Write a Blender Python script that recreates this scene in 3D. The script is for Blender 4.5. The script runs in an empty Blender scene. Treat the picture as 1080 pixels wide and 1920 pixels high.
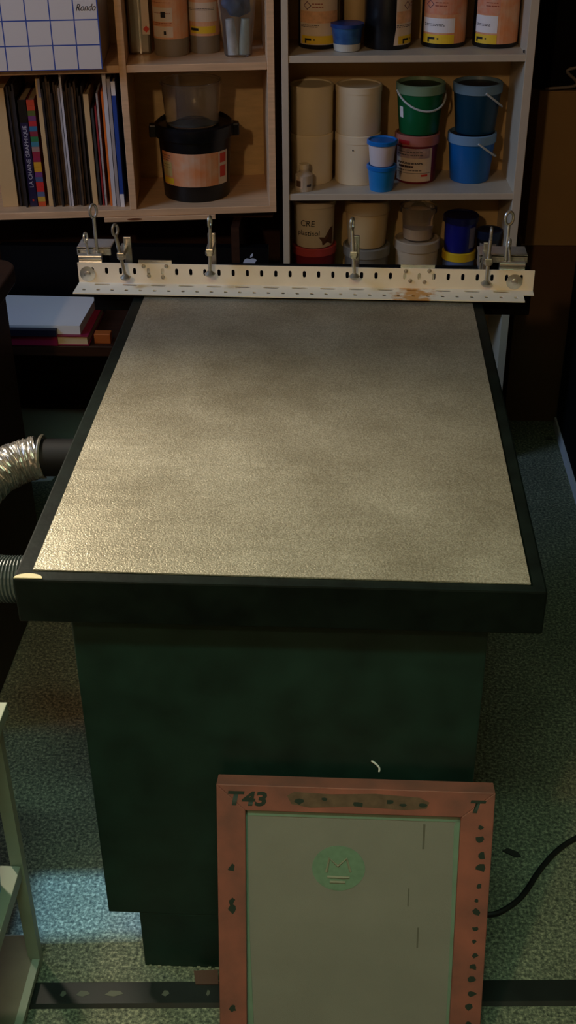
import bpy, bmesh, math, random
from mathutils import Matrix, Vector
random.seed(7)
PI = math.pi
sc = bpy.context.scene
C = sc.collection

# ------------------------------------------------------------------ camera
cam_d = bpy.data.cameras.new('camera')
cam = bpy.data.objects.new('camera', cam_d)
C.objects.link(cam)
sc.camera = cam
cam_d.sensor_fit = 'VERTICAL'
cam_d.sensor_height = 36.0
cam_d.lens = 36.0 * 2238.0 / 1920.0
cam_d.clip_start = 0.02
RT = Vector((0.99862, 0.05186, -0.00827))
DN = Vector((0.02042, -0.52867, -0.84858))
FW = Vector((-0.04838, 0.84724, -0.52900))
m = Matrix.Identity(4)
for i in range(3):
    m[i][0], m[i][1], m[i][2] = RT[i], -DN[i], -FW[i]
m[2][3] = 1.64
cam.matrix_world = m

# ------------------------------------------------------------------ world, sun, lamps, exposure
W = bpy.data.worlds.new('world'); sc.world = W
W.use_nodes = True
bg = W.node_tree.nodes['Background']
bg.inputs[0].default_value = (0.55, 0.75, 1.0, 1)
bg.inputs[1].default_value = 0.6
sc.view_settings.view_transform = 'Standard'
sc.view_settings.look = 'None'
sc.view_settings.gamma = 1.0
sc.view_settings.exposure = 0.0
sc.view_settings.use_curve_mapping = False


def lamp(name, kind, loc, energy, color, target=None, size=0.1, size_y=None, spread=None):
    d = bpy.data.lights.new(name, kind)
    d.energy = energy
    d.color = color
    if kind == 'AREA':
        d.shape = 'RECTANGLE'; d.size = size; d.size_y = size_y or size
        if spread: d.spread = spread
    elif kind == 'SUN':
        d.angle = math.radians(0.9)
    else:
        d.shadow_soft_size = size
    o = bpy.data.objects.new(name, d)
    C.objects.link(o); o.location = loc
    if target is not None:
        o.rotation_euler = (Vector(target) - Vector(loc)).to_track_quat('-Z', 'Y').to_euler()
    return o


# warm ceiling bulb behind the viewer, added spot at the left for the sheet's glow, window daylight from the left, added greenish fill above the front
lamp('ceiling_bulb', 'POINT', (-0.72, -0.5, 2.3), 48, (1.0, 0.68, 0.42), size=0.06)
dl = lamp('sheet_glow_spot', 'SPOT', (-1.15, 2.0, 1.75), 140, (1.0, 0.88, 0.68), (-0.20, 1.30, 0.79), size=0.07)
dl.data.spot_size = math.radians(50); dl.data.spot_blend = 1.0
lamp('window_daylight', 'AREA', (-1.9, 1.75, 1.95), 4.6, (0.42, 0.62, 1.0), (0.3, 2.6, 0.7), 0.7, 0.6, math.radians(85))
lamp('green_fill', 'AREA', (-0.1, 0.15, 2.4), 3.7, (0.55, 1.0, 0.72), (0.0, 1.1, 0.0), 0.9, 0.12, math.radians(76))
lamp('sun', 'SUN', (-3, 1, 3), 7.0, (0.30, 0.62, 1.0), (-3 + 0.75, 1 + 0.06, 3 - 0.66))

# ------------------------------------------------------------------ helpers


def lin(c):
    return tuple((v / 12.92 if v <= 0.04045 else ((v + 0.055) / 1.055) ** 2.4) for v in (x / 255 for x in c))


MATS = {}


def mat(name, rgb, rough=0.5, metal=0.0, var=0.0, vscale=20.0, bump=0.0, bscale=120.0, rgb2=None, trans=0.0, spec=0.5, stretch=None, alpha=1.0):
    if name in MATS: return MATS[name]
    M = bpy.data.materials.new(name); MATS[name] = M
    M.use_nodes = True
    nt = M.node_tree; b = nt.nodes['Principled BSDF']
    c1 = lin(rgb)
    b.inputs['Base Color'].default_value = (*c1, 1)
    b.inputs['Roughness'].default_value = rough
    b.inputs['Metallic'].default_value = metal
    b.inputs['Specular IOR Level'].default_value = spec
    b.inputs['Transmission Weight'].default_value = trans
    b.inputs['Alpha'].default_value = alpha
    if var or bump or rgb2:
        tc = nt.nodes.new('ShaderNodeTexCoord'); src = tc.outputs['Object']
        if stretch:
            mp = nt.nodes.new('ShaderNodeMapping'); mp.inputs['Scale'].default_value = stretch
            nt.links.new(src, mp.inputs['Vector']); src = mp.outputs['Vector']
    if var or rgb2:
        n = nt.nodes.new('ShaderNodeTexNoise'); n.inputs['Scale'].default_value = vscale; n.inputs['Detail'].default_value = 5
        nt.links.new(src, n.inputs['Vector'])
        r = nt.nodes.new('ShaderNodeValToRGB')
        r.color_ramp.elements[0].position = 0.3; r.color_ramp.elements[1].position = 0.7
        lo = lin(rgb2) if rgb2 else tuple(x * (1 - var) for x in c1)
        hi = c1 if rgb2 else tuple(min(1, x * (1 + var)) for x in c1)
        r.color_ramp.elements[0].color = (*lo, 1); r.color_ramp.elements[1].color = (*hi, 1)
        nt.links.new(n.outputs['Fac'], r.inputs['Fac'])
        nt.links.new(r.outputs['Color'], b.inputs['Base Color'])
    if bump:
        n2 = nt.nodes.new('ShaderNodeTexNoise'); n2.inputs['Scale'].default_value = bscale; n2.inputs['Detail'].default_value = 3
        nt.links.new(src, n2.inputs['Vector'])
        bp = nt.nodes.new('ShaderNodeBump'); bp.inputs['Strength'].default_value = bump; bp.inputs['Distance'].default_value = 0.002
        nt.links.new(n2.outputs['Fac'], bp.inputs['Height']); nt.links.new(bp.outputs['Normal'], b.inputs['Normal'])
    return M


def obj(name, bm, material, parent=None, smooth=False, loc=None, bevel=0.0):
    me = bpy.data.meshes.new(name)
    bmesh.ops.recalc_face_normals(bm, faces=bm.faces[:])
    bm.to_mesh(me); bm.free()
    for mm in (material if isinstance(material, (list, tuple)) else [material]): me.materials.append(mm)
    if smooth:
        for p in me.polygons: p.use_smooth = True
        me.set_sharp_from_angle(angle=math.radians(40))
    o = bpy.data.objects.new(name, me); C.objects.link(o)
    if parent: o.parent = parent
    if loc: o.location = loc
    if bevel:
        md = o.modifiers.new('bevel', 'BEVEL'); md.width = bevel; md.segments = 2; md.limit_method = 'ANGLE'
    return o


def tag(o, label, cat, group=None, kind=None):
    o['label'] = label; o['category'] = cat
    if group: o['group'] = group
    if kind: o['kind'] = kind
    return o


def thing(name, label, cat, loc=(0, 0, 0), rz=0.0, group=None):
    o = bpy.data.objects.new(name, None); C.objects.link(o)
    o.empty_display_size = 0.05
    o.location = loc; o.rotation_euler = (0, 0, rz)
    return tag(o, label, cat, group)


def struct(name, bm, material):
    o = obj(name, bm, material); o['kind'] = 'structure'; return o


def B(*boxes, bm=None):
    """boxes given as (x0,x1,y0,y1,z0,z1)"""
    bm = bm or bmesh.new()
    for x0, x1, y0, y1, z0, z1 in boxes:
        v = [bm.verts.new(p) for p in ((x0, y0, z0), (x1, y0, z0), (x1, y1, z0), (x0, y1, z0), (x0, y0, z1), (x1, y0, z1), (x1, y1, z1), (x0, y1, z1))]
        for f in ((0, 3, 2, 1), (4, 5, 6, 7), (0, 1, 5, 4), (1, 2, 6, 5), (2, 3, 7, 6), (3, 0, 4, 7)):
            bm.faces.new([v[i] for i in f])
    return bm


def lathe(prof, n=40, bm=None, c=(0, 0), close=True):
    """prof: list of (r, z), outside going up; capped when r reaches ~0"""
    bm = bm or bmesh.new()
    rings = []
    for r, z in prof:
        if r < 1e-6: rings.append([bm.verts.new((c[0], c[1], z))])
        else: rings.append([bm.verts.new((c[0] + r * math.cos(2 * PI * k / n), c[1] + r * math.sin(2 * PI * k / n), z)) for k in range(n)])
    for a, b in zip(rings[:-1], rings[1:]):
        for k in range(n):
            k2 = (k + 1) % n
            if len(a) == 1 and len(b) == 1: continue
            if len(a) == 1: bm.faces.new((a[0], b[k2], b[k]))
            elif len(b) == 1: bm.faces.new((a[k], a[k2], b[0]))
            else: bm.faces.new((a[k], a[k2], b[k2], b[k]))
    return bm


def tube(pts, r, n=8, bm=None, closed=False, rad=None):
    bm = bm or bmesh.new()
    pts = [Vector(p) for p in pts]
    N = len(pts); rings = []
    up = Vector((0, 0, 1)); prev = None
    for i, p in enumerate(pts):
        if closed: t = (pts[(i + 1) % N] - pts[i - 1]).normalized()
        else: t = (pts[min(i + 1, N - 1)] - pts[max(i - 1, 0)]).normalized()
        if prev is None:
            a = t.cross(up)
            if a.length < 1e-3: a = t.cross(Vector((1, 0, 0)))
            a.normalize()
        else:
            a = (prev - t * prev.dot(t)).normalized()
        prev = a; b = t.cross(a)
        rr = rad[i] if rad else r
        rings.append([bm.verts.new(p + (a * math.cos(2 * PI * k / n) + b * math.sin(2 * PI * k / n)) * rr) for k in range(n)])
    M = N if closed else N - 1
    for i in range(M):
        A, Bq = rings[i], rings[(i + 1) % N]
        for k in range(n): bm.faces.new((A[k], A[(k + 1) % n], Bq[(k + 1) % n], Bq[k]))
    if not closed:
        bm.faces.new(rings[0][::-1]); bm.faces.new(rings[-1])
    return bm


def spline(pts, per=8):
    P = [Vector(p) for p in pts]; out = []
    for i in range(len(P) - 1):
        p0, p1, p2, p3 = P[max(i - 1, 0)], P[i], P[i + 1], P[min(i + 2, len(P) - 1)]
        for k in range(per):
            t = k / per
            out.append(0.5 * ((2 * p1) + (p2 - p0) * t + (2 * p0 - 5 * p1 + 4 * p2 - p3) * t * t + (3 * p1 - p0 - 3 * p2 + p3) * t ** 3))
    out.append(P[-1]); return out


def prism(poly, y0, y1, bm=None, plane='xz'):
    """extrude a 2D polygon (x,z) from y0 to y1 (or (x,y) from z0 to z1 when plane='xy')"""
    bm = bm or bmesh.new()
    f = (lambda a, b, t: (a, t, b)) if plane == 'xz' else (lambda a, b, t: (a, b, t))
    A = [bm.verts.new(f(a, b, y0)) for a, b in poly]; D = [bm.verts.new(f(a, b, y1)) for a, b in poly]
    n = len(poly)
    for i in range(n): bm.faces.new((A[i], A[(i + 1) % n], D[(i + 1) % n], D[i]))
    bm.faces.new(A[::-1]); bm.faces.new(D)
    return bm


def patch(rf, z0, z1, a0, a1, off=0.0006, bm=None, skew=0.0, na=14):
    """curved sticker on a round body: rf(z) radius, angles in degrees, 0 faces the viewer side (-y)"""
    bm = bm or bmesh.new(); g = []
    for j, z in enumerate((z0, (z0 + z1) / 2, z1)):
        row = []
        for i in range(na + 1):
            a = math.radians(a0 + (a1 - a0) * i / na + (skew * j / 2 if i == 0 else 0))
            r = rf(z) + off
            row.append(bm.verts.new((r * math.sin(a), -r * math.cos(a), z)))
        g.append(row)
    for j in range(2):
        for i in range(na): bm.faces.new((g[j][i], g[j][i + 1], g[j + 1][i + 1], g[j + 1][i]))
    return bm


def text_bm(body, size, shear=0.0, depth=0.0, bold=0.0):
    cu = bpy.data.curves.new('text', 'FONT'); cu.body = body; cu.size = size; cu.shear = shear; cu.extrude = depth; cu.offset = bold
    cu.resolution_u = 3
    o = bpy.data.objects.new('text_tmp', cu); C.objects.link(o)
    dg = bpy.context.evaluated_depsgraph_get()
    me = o.evaluated_get(dg).to_mesh()
    bm = bmesh.new(); bm.from_mesh(me)
    o.evaluated_get(dg).to_mesh_clear()
    bpy.data.objects.remove(o); bpy.data.curves.remove(cu)
    return bm


def wrap(bm, rf, z, a_c, off=0.0012):
    """bend flat text (x,y) round a body: text origin at angle a_c (degrees)"""
    for v in bm.verts:
        zz = z + v.co.y; r = rf(zz) + off
        a = math.radians(a_c) + v.co.x / r
        v.co = (r * math.sin(a), -r * math.cos(a), zz)
    return bm


# ------------------------------------------------------------------ materials
pine = mat('pale_pine', (216, 178, 136), 0.45, var=0.12, vscale=9, stretch=(1, 1, 14), bump=0.05)
pine_h = mat('pale_pine_boards', (216, 178, 136), 0.4, var=0.12, vscale=9, stretch=(1, 12, 12), bump=0.05)
knot = mat('knot', (110, 62, 30), 0.6)
whitewood = mat('white_melamine', (196, 184, 160), 0.4, var=0.03, vscale=30)
cream_back = mat('cream_back_panel', (196, 166, 112), 0.6, var=0.06, vscale=12)
black_paint = mat('black_paint', (22, 42, 36), 0.38, var=0.35, vscale=14, bump=0.12, bscale=60, spec=0.35)
black_edge = mat('black_edge_paint', (12, 19, 16), 0.5, var=0.4, vscale=25, bump=0.15, bscale=90, spec=0.12)
black_plastic = mat('black_plastic', (12, 12, 14), 0.35)
black_matt = mat('black_matt', (9, 8, 8), 0.8, spec=0.1)
dark_wood = mat('dark_wood', (52, 30, 18), 0.5, var=0.3, vscale=8, stretch=(1, 10, 10), spec=0.3)
steel = mat('zinc_steel', (216, 212, 200), 0.27, 0.8, var=0.1, vscale=60)
dullsteel = mat('dull_steel', (184, 176, 158), 0.34, 0.8, var=0.2, vscale=80)
cable_black = mat('cable_black', (14, 18, 20), 0.5)
paper = mat('paper', (226, 224, 222), 0.8)
ink = mat('ink_black', (22, 20, 22), 0.7)
clear = mat('clear_plastic', (244, 246, 244), 0.05, trans=0.97)
clear.node_tree.nodes['Principled BSDF'].inputs['IOR'].default_value = 1.42
milky = mat('milky_plastic', (226, 214, 190), 0.4, trans=0.35)

# ------------------------------------------------------------------ large structure
def speckle_floor():
    M = mat('speckled_floor', (96, 100, 86), 0.85)
    nt = M.node_tree; b = nt.nodes['Principled BSDF']
    tc = nt.nodes.new('ShaderNodeTexCoord')
    a = nt.nodes.new('ShaderNodeTexNoise'); a.inputs['Scale'].default_value = 170; a.inputs['Detail'].default_value = 4; a.inputs['Roughness'].default_value = 0.7
    c = nt.nodes.new('ShaderNodeTexNoise'); c.inputs['Scale'].default_value = 7; c.inputs['Detail'].default_value = 4
    v = nt.nodes.new('ShaderNodeTexVoronoi'); v.inputs['Scale'].default_value = 6.0
    for n in (a, c, v): nt.links.new(tc.outputs['Object'], n.inputs['Vector'])
    r = nt.nodes.new('ShaderNodeValToRGB')
    e = r.color_ramp.elements
    e[0].position = 0.33; e[0].color = (*lin((52, 56, 48)), 1)
    e[1].position = 0.66; e[1].color = (*lin((176, 174, 146)), 1)
    x = e.new(0.5); x.color = (*lin((108, 112, 94)), 1)
    nt.links.new(a.outputs['Fac'], r.inputs['Fac'])
    r2 = nt.nodes.new('ShaderNodeValToRGB')
    r2.color_ramp.elements[0].position = 0.3; r2.color_ramp.elements[0].color = (0.72, 0.72, 0.7, 1)
    r2.color_ramp.elements[1].position = 0.7; r2.color_ramp.elements[1].color = (1, 1, 1, 1)
    nt.links.new(c.outputs['Fac'], r2.inputs['Fac'])
    r3 = nt.nodes.new('ShaderNodeValToRGB')
    r3.color_ramp.elements[0].position = 0.06; r3.color_ramp.elements[0].color = (0.3, 0.28, 0.28, 1)
    r3.color_ramp.elements[1].position = 0.11; r3.color_ramp.elements[1].color = (1, 1, 1, 1)
    nt.links.new(v.outputs['Distance'], r3.inputs['Fac'])
    m1 = nt.nodes.new('ShaderNodeMixRGB'); m1.blend_type = 'MULTIPLY'; m1.inputs[0].default_value = 1
    m2 = nt.nodes.new('ShaderNodeMixRGB'); m2.blend_type = 'MULTIPLY'; m2.inputs[0].default_value = 1
    nt.links.new(r.outputs[0], m1.inputs[1]); nt.links.new(r2.outputs[0], m1.inputs[2])
    nt.links.new(m1.outputs[0], m2.inputs[1]); nt.links.new(r3.outputs[0], m2.inputs[2])
    nt.links.new(m2.outputs[0], b.inputs['Base Color'])
    bp = nt.nodes.new('ShaderNodeBump'); bp.inputs['Strength'].default_value = 0.4; bp.inputs['Distance'].default_value = 0.003
    nt.links.new(a.outputs['Fac'], bp.inputs['Height']); nt.links.new(bp.outputs[0], b.inputs['Normal'])
    return M


floor_m = speckle_floor()
wall_m = mat('tan_wall', (150, 124, 84), 0.85, var=0.08, vscale=6)
ceil_m = mat('ceiling_paint', (150, 142, 124), 0.9)
XL, XR, YF, YB, ZC = -2.2, 1.7, -1.6, 3.42, 2.6
struct('floor', B((XL, XR, YF, YB, -0.1, 0)), floor_m)
struct('ceiling', B((XL, XR, YF, YB, ZC, ZC + 0.1)), ceil_m)
struct('wall_back', B((XL, XR, YB, YB + 0.1, 0, ZC)), wall_m)
struct('wall_front', B((XL, XR, YF - 0.1, YF, 0, ZC)), wall_m)
struct('wall_right', B((XR, XR + 0.1, YF - 0.1, YB + 0.1, 0, ZC)), wall_m)
# left wall with one narrow window through which the sun reaches the floor
wy0, wy1, wz0, wz1 = 1.135, 1.275, 1.475, 1.76
struct('wall_left', B((XL - 0.1, XL, YF - 0.1, wy0, 0, ZC), (XL - 0.1, XL, wy1, YB + 0.1, 0, ZC), (XL - 0.1, XL, wy0, wy1, 0, wz0), (XL - 0.1, XL, wy0, wy1, wz1, ZC)), wall_m)

# ------------------------------------------------------------------ vacuum printing table
TZ = 0.79
tb = thing('printing_table', 'black printing table with bare metal sheet set into its top', 'table', (-0.09, 1.234, 0))


def tp(*bx):  # world boxes -> table space
    return B(*[(a + 0.09, b + 0.09, c - 1.234, d - 1.234, e, f) for a, b, c, d, e, f in bx])


obj('tabletop', tp((-0.411, 0.247, 1.191, 2.205, TZ - 0.066, TZ)), black_edge, tb, bevel=0.003)
obj('cabinet', tp((-0.357, 0.187, 1.234, 2.17, 0.127, TZ - 0.066)), black_paint, tb, bevel=0.002)
obj('plinth', tp((-0.309, 0.139, 1.2345, 2.12, 0.0, 0.127)), black_paint, tb, bevel=0.002)
obj('rear_beam', tp((-0.50, 0.345, 2.175, 2.235, TZ - 0.05, TZ + 0.028)), black_matt, tb, bevel=0.002)


def sheet_material():
    M = mat('bare_metal_sheet', (172, 164, 146), 0.42, 0.6)
    nt = M.node_tree; b = nt.nodes['Principled BSDF']
    tc = nt.nodes.new('ShaderNodeTexCoord')
    big = nt.nodes.new('ShaderNodeTexNoise'); big.inputs['Scale'].default_value = 4.5; big.inputs['Detail'].default_value = 6; big.inputs['Roughness'].default_value = 0.6
    fine = nt.nodes.new('ShaderNodeTexNoise'); fine.inputs['Scale'].default_value = 430; fine.inputs['Detail'].default_value = 3
    mp = nt.nodes.new('ShaderNodeMapping'); mp.inputs['Scale'].default_value = (6, 60, 1); mp.inputs['Rotation'].default_value = (0, 0, 0.5)
    scr = nt.nodes.new('ShaderNodeTexNoise'); scr.inputs['Scale'].default_value = 2; scr.inputs['Detail'].default_value = 4
    nt.links.new(tc.outputs['Object'], mp.inputs['Vector']); nt.links.new(mp.outputs[0], scr.inputs['Vector'])
    for n in (big, fine): nt.links.new(tc.outputs['Object'], n.inputs['Vector'])
    r = nt.nodes.new('ShaderNodeValToRGB')
    r.color_ramp.elements[0].position = 0.3; r.color_ramp.elements[0].color = (*lin((150, 141, 122)), 1)
    r.color_ramp.elements[1].position = 0.7; r.color_ramp.elements[1].color = (*lin((196, 188, 170)), 1)
    nt.links.new(big.outputs['Fac'], r.inputs['Fac'])
    r4 = nt.nodes.new('ShaderNodeValToRGB')
    r4.color_ramp.elements[0].position = 0.36; r4.color_ramp.elements[0].color = (0.70, 0.68, 0.64, 1)
    r4.color_ramp.elements[1].position = 0.66; r4.color_ramp.elements[1].color = (1.12, 1.12, 1.12, 1)
    mx = nt.nodes.new('ShaderNodeMixRGB'); mx.blend_type = 'MULTIPLY'; mx.inputs[0].default_value = 1
    nt.links.new(fine.outputs['Fac'], r4.inputs['Fac']); nt.links.new(r.outputs[0], mx.inputs[1]); nt.links.new(r4.outputs[0], mx.inputs[2])
    nt.links.new(mx.outputs[0], b.inputs['Base Color'])
    ma = nt.nodes.new('ShaderNodeMath'); ma.operation = 'MULTIPLY_ADD'; ma.inputs[1].default_value = 0.22; ma.inputs[2].default_value = 0.30
    nt.links.new(scr.outputs['Fac'], ma.inputs[0]); nt.links.new(ma.outputs[0], b.inputs['Roughness'])
    bp = nt.nodes.new('ShaderNodeBump'); bp.inputs['Strength'].default_value = 0.7; bp.inputs['Distance'].default_value = 0.0012
    nt.links.new(fine.outputs['Fac'], bp.inputs['Height']); nt.links.new(bp.outputs[0], b.inputs['Normal'])
    return M


sheet = bmesh.new()
vs = [(-0.3894, 1.2104), (0.2274, 1.2042), (0.2274, 2.17), (-0.3894, 2.17)]
prism([(x + 0.09, y - 1.234) for x, y in vs], TZ + 0.0002, TZ + 0.002, sheet, 'xy')
o = obj('metal_sheet', sheet, sheet_material(), tb); o['label'] = 'speckled bare metal sheet'
# highlight on the front left corner built as a pale piece, whitish drips along the plinth foot
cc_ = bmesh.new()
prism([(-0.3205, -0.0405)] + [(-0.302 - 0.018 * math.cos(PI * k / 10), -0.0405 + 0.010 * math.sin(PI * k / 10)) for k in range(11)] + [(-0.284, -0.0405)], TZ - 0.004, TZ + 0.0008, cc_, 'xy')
o = obj('corner_highlight', cc_, mat('corner_highlight_tone', (206, 190, 150), 0.45), tb)
pd = bmesh.new()
for k in range(9):
    x = -0.3 + k * 0.0155 + random.uniform(-.004, .004); w = random.uniform(.003, .008)
    B((x + 0.09, x + w + 0.09, -0.002, 0.0012, 0.0005, random.uniform(.002, .004)), bm=pd)
o = obj('paint_drip', pd, mat('drip_paint', (140, 140, 118), 0.7), tb); o['kind'] = 'stuff'

# ------------------------------------------------------------------ slotted angle bar
bar = thing('slotted_angle_bar', 'long cream slotted steel angle across the far edge of the table', 'bar', (-0.524, 2.1715, 0.797), -0.0156 - 0.005)
BL = 0.868
bar_m = mat('cream_enamel', (236, 220, 196), 0.45, var=0.06, vscale=14, bump=0.05)


def bar_lip_material():
    M = mat('cream_enamel_stained', (236, 222, 198), 0.45)
    nt = M.node_tree; b = nt.nodes['Principled BSDF']
    tc = nt.nodes.new('ShaderNodeTexCoord'); sp = nt.nodes.new('ShaderNodeSeparateXYZ'); nt.links.new(tc.outputs['Object'], sp.inputs[0])
    # rust stain around x = 0.64 m along the bar
    s = nt.nodes.new('ShaderNodeMath'); s.operation = 'SUBTRACT'; s.inputs[1].default_value = 0.645; nt.links.new(sp.outputs[0], s.inputs[0])
    q = nt.nodes.new('ShaderNodeMath'); q.operation = 'ABSOLUTE'; nt.links.new(s.outputs[0], q.inputs[0])
    d = nt.nodes.new('ShaderNodeMath'); d.operation = 'MULTIPLY_ADD'; d.inputs[1].default_value = -7; d.inputs[2].default_value = 0.30; nt.links.new(q.outputs[0], d.inputs[0])
    n = nt.nodes.new('ShaderNodeTexNoise'); n.inputs['Scale'].default_value = 55; n.inputs['Detail'].default_value = 5; nt.links.new(tc.outputs['Object'], n.inputs['Vector'])
    a = nt.nodes.new('ShaderNodeMath'); a.operation = 'ADD'; nt.links.new(d.outputs[0], a.inputs[0]); nt.links.new(n.outputs['Fac'], a.inputs[1])
    r = nt.nodes.new('ShaderNodeValToRGB')
    r.color_ramp.elements[0].position = 0.52; r.color_ramp.elements[0].color = (*lin((236, 222, 198)), 1)
    r.color_ramp.elements[1].position = 0.72; r.color_ramp.elements[1].color = (*lin((204, 142, 72)), 1)
    nt.links.new(a.outputs[0], r.inputs[0]); nt.links.new(r.outputs[0], b.inputs['Base Color'])
    return M


def holed(cells, fmap, th, bm=None):
    """cells: (x0,x1,y0,y1,(cx,cy,w,h) or None); fmap(x,y,t) -> 3D; a plate of thickness th with real holes"""
    bm = bm or bmesh.new()
    for x0, x1, y0, y1, h in cells:
        if h is None:
            for t in (0, th):
                bm.faces.new([bm.verts.new(fmap(x, y, t)) for x, y in ((x0, y0), (x1, y0), (x1, y1), (x0, y1))])
            continue
        cx, cy, w, hh = h
        rect = []
        for k in range(4): rect.append((x0 + (x1 - x0) * k / 4, y0))
        for k in range(4): rect.append((x1, y0 + (y1 - y0) * k / 4))
        for k in range(4): rect.append((x1 - (x1 - x0) * k / 4, y1))
        for k in range(4): rect.append((x0, y1 - (y1 - y0) * k / 4))
        hole = []
        for k in range(16):
            px, py = rect[k][0] - cx, rect[k][1] - cy
            a = math.atan2(py / hh, px / w)
            e = 2 / 3.2
            ca, sa = math.cos(a), math.sin(a)
            hole.append((cx + w / 2 * math.copysign(abs(ca) ** e, ca), cy + hh / 2 * math.copysign(abs(sa) ** e, sa)))
        R = [[bm.verts.new(fmap(x, y, t)) for x, y in rect] for t in (0, th)]
        Hh = [[bm.verts.new(fmap(x, y, t)) for x, y in hole] for t in (0, th)]
        for k in range(16):
            k2 = (k + 1) % 16
            for t in (0, 1): bm.faces.new((R[t][k], R[t][k2], Hh[t][k2], Hh[t][k]))
            bm.faces.new((Hh[0][k], Hh[0][k2], Hh[1][k2], Hh[1][k]))
    return bm


PITCH = 0.0272
N = int(BL / PITCH)
off0 = 0.0145
# upright leg
cells = [(0, off0, 0, 0.041, None)]
for k in range(N):
    x = off0 + k * PITCH
    cells.append((x, x + PITCH, 0, 0.041, (x + PITCH / 2, 0.026, 0.0062, 0.0135)))
cells.append((off0 + N * PITCH, BL, 0, 0.041, None))
bm = holed(cells, lambda x, y, t: (x, t, y), 0.002)
B((0, BL, 0, 0.002, 0.041, 0.0412), (-0.0002, 0, 0, 0.002, 0, 0.041), (BL, BL + 0.0002, 0, 0.002, 0, 0.041), bm=bm)
obj('upright_leg', bm, bar_m, bar)
# flat leg towards the viewer, two rows: long thin slots by the bend and small round holes
cells = []; D0 = 0.0
E1 = 0.848
n2 = int(E1 / (2 * PITCH))
cells.append((0, 0.020, 0, 0.016, None))
for k in range(n2):
    x = 0.020 + k * 2 * PITCH
    cells.append((x, x + 2 * PITCH, 0, 0.016, (x + PITCH, 0.0100, 0.031, 0.0075)))
cells.append((0.020 + n2 * 2 * PITCH, E1, 0, 0.016, None))
n3 = int((E1 - 0.004) / PITCH)
for k in range(n3):
    x = 0.004 + k * PITCH
    cells.append((x, x + PITCH, 0.016, 0.056, (x + PITCH / 2, 0.037, 0.0075, 0.0085)))
cells += [(0, 0.004, 0.016, 0.056, None), (0.004 + n3 * PITCH, E1, 0.016, 0.056, None), (E1, BL, 0, 0.022, None)]
bm = holed(cells, lambda x, y, t: (x, -y, t), 0.002)
B((0, E1, -0.0562, -0.056, 0, 0.002), (-0.0002, 0, -0.056, 0, 0, 0.002), (E1, E1 + 0.0002, -0.056, -0.022, 0, 0.002), (E1, BL, -0.0222, -0.022, 0, 0.002), bm=bm)
# black strip carrying the bar, widened to put shade behind the holes
obj('flat_leg', bm, bar_lip_material(), bar)
obj('spacer_shade_strip', B((0.012, BL - 0.026, -0.050, 0.0, -0.0049, 0)), black_matt, bar)
# hinge plates screwed behind the upright leg, screws in front
for x, lit in ((0.118, 1), (0.618, 0)):
    h = obj('hinge_plate', B((x, x + 0.064, 0.0025, 0.0045, 0.004, 0.0475)), steel, bar)
    for dx, z in ((0.010, 0.036), (0.054, 0.037), (0.019, 0.017), (0.046, 0.015)):
        s = obj('screw', lathe([(0, 0), (0.0042, 0), (0.0036, 0.0018), (0, 0.0028)], 12), dullsteel, h)
        s.rotation_euler = (PI / 2, 0, 0); s.location = (x + dx, 0.0, z)
# big washers near both ends
for x in (0.018, 0.832):
    w = obj('washer', lathe([(0, 0), (0.0150, 0), (0.0150, 0.0014), (0.006, 0.0022), (0.006, 0.006), (0, 0.0075)], 28), steel, bar, smooth=True)
    w.rotation_euler = (PI / 2, 0, 0); w.location = (x, 0.0, 0.019)


def eye_screw(parent, p, z0, z1, lr=0.0072, r=0.0034, tilt=0.0, turn=0.4, mt=steel, pad=True, name='eye_screw'):
    """threaded shaft from z0 to z1 with a loop on top"""
    bm = bmesh.new(); x, y = p
    dx = tilt
    pts = []; n = 40
    L = (z1 - 2.6 * lr - z0)
    bm = tube([(x, y, z0), (x + dx * 0.5, y, z0 + L * 0.5), (x + dx, y, z0 + L)], r, 10, bm)
    cx, cz = x + dx, z0 + L + lr * 1.35
    loop = []
    for k in range(22):
        a = -PI / 2 + 2 * PI * k / 22
        u = lr * math.cos(a) * 0.95
        loop.append((cx + u * math.cos(turn), y + u * math.sin(turn), cz + lr * 1.45 * math.sin(a)))
    bm = tube(loop, r * 0.82, 8, bm, closed=True)
    s = obj(name, bm, mt, parent, smooth=True)
    if pad:
        obj('foot_pad', lathe([(0, z0 - 0.006), (0.008, z0 - 0.006), (0.0105, z0 - 0.002), (0.006, z0 + 0.002), (0.0035, z0 + 0.004), (0, z0 + 0.004)], 20, c=(x, y)), mt, s, smooth=True)
    return s


# four screw clamps holding the bar
clamps = [(-0.428, 0.822, 0.921, -0.012, 1.0, 'leftmost screw clamp on the slotted bar, its eye loop leaning over'),
          (-0.266, 0.831, 0.938, 0.004, 1.35, 'screw clamp on the slotted bar below the edge of the pine plank'),
          (0.007, 0.829, 0.937, -0.006, 1.2, 'screw clamp on the slotted bar in front of the cream tubs'),
          (0.254, 0.818, 0.921, 0.002, 1.5, 'rightmost screw clamp on the slotted bar, dull shaft seen edge-on')]
for x, z0, z1, tl, turn, lab in clamps:
    t = thing('screw_clamp', lab, 'clamp', (x, 2.145, 0.79), 0, 'screw clamps along the slotted bar')
    eye_screw(t, (0, 0), z0 - 0.79, z1 - 0.79, tilt=tl, turn=turn, mt=dullsteel)
    zb = z0 - 0.79 + 0.042
    # C-shaped body: arm with nut over the bar, plate behind it
    obj('clamp_body', B((-0.007 + tl * .4, 0.007 + tl * .4, -0.007, 0.050, zb - 0.003, zb + 0.006), (-0.006, 0.009, 0.036, 0.042, 0.029, zb + 0.022)), dullsteel, t, bevel=0.0015)
    obj('nut', lathe([(0, zb - 0.007), (0.0085, zb - 0.007), (0.0085, zb), (0, zb)], 6, c=(tl * .35, 0)), dullsteel, t)

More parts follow.
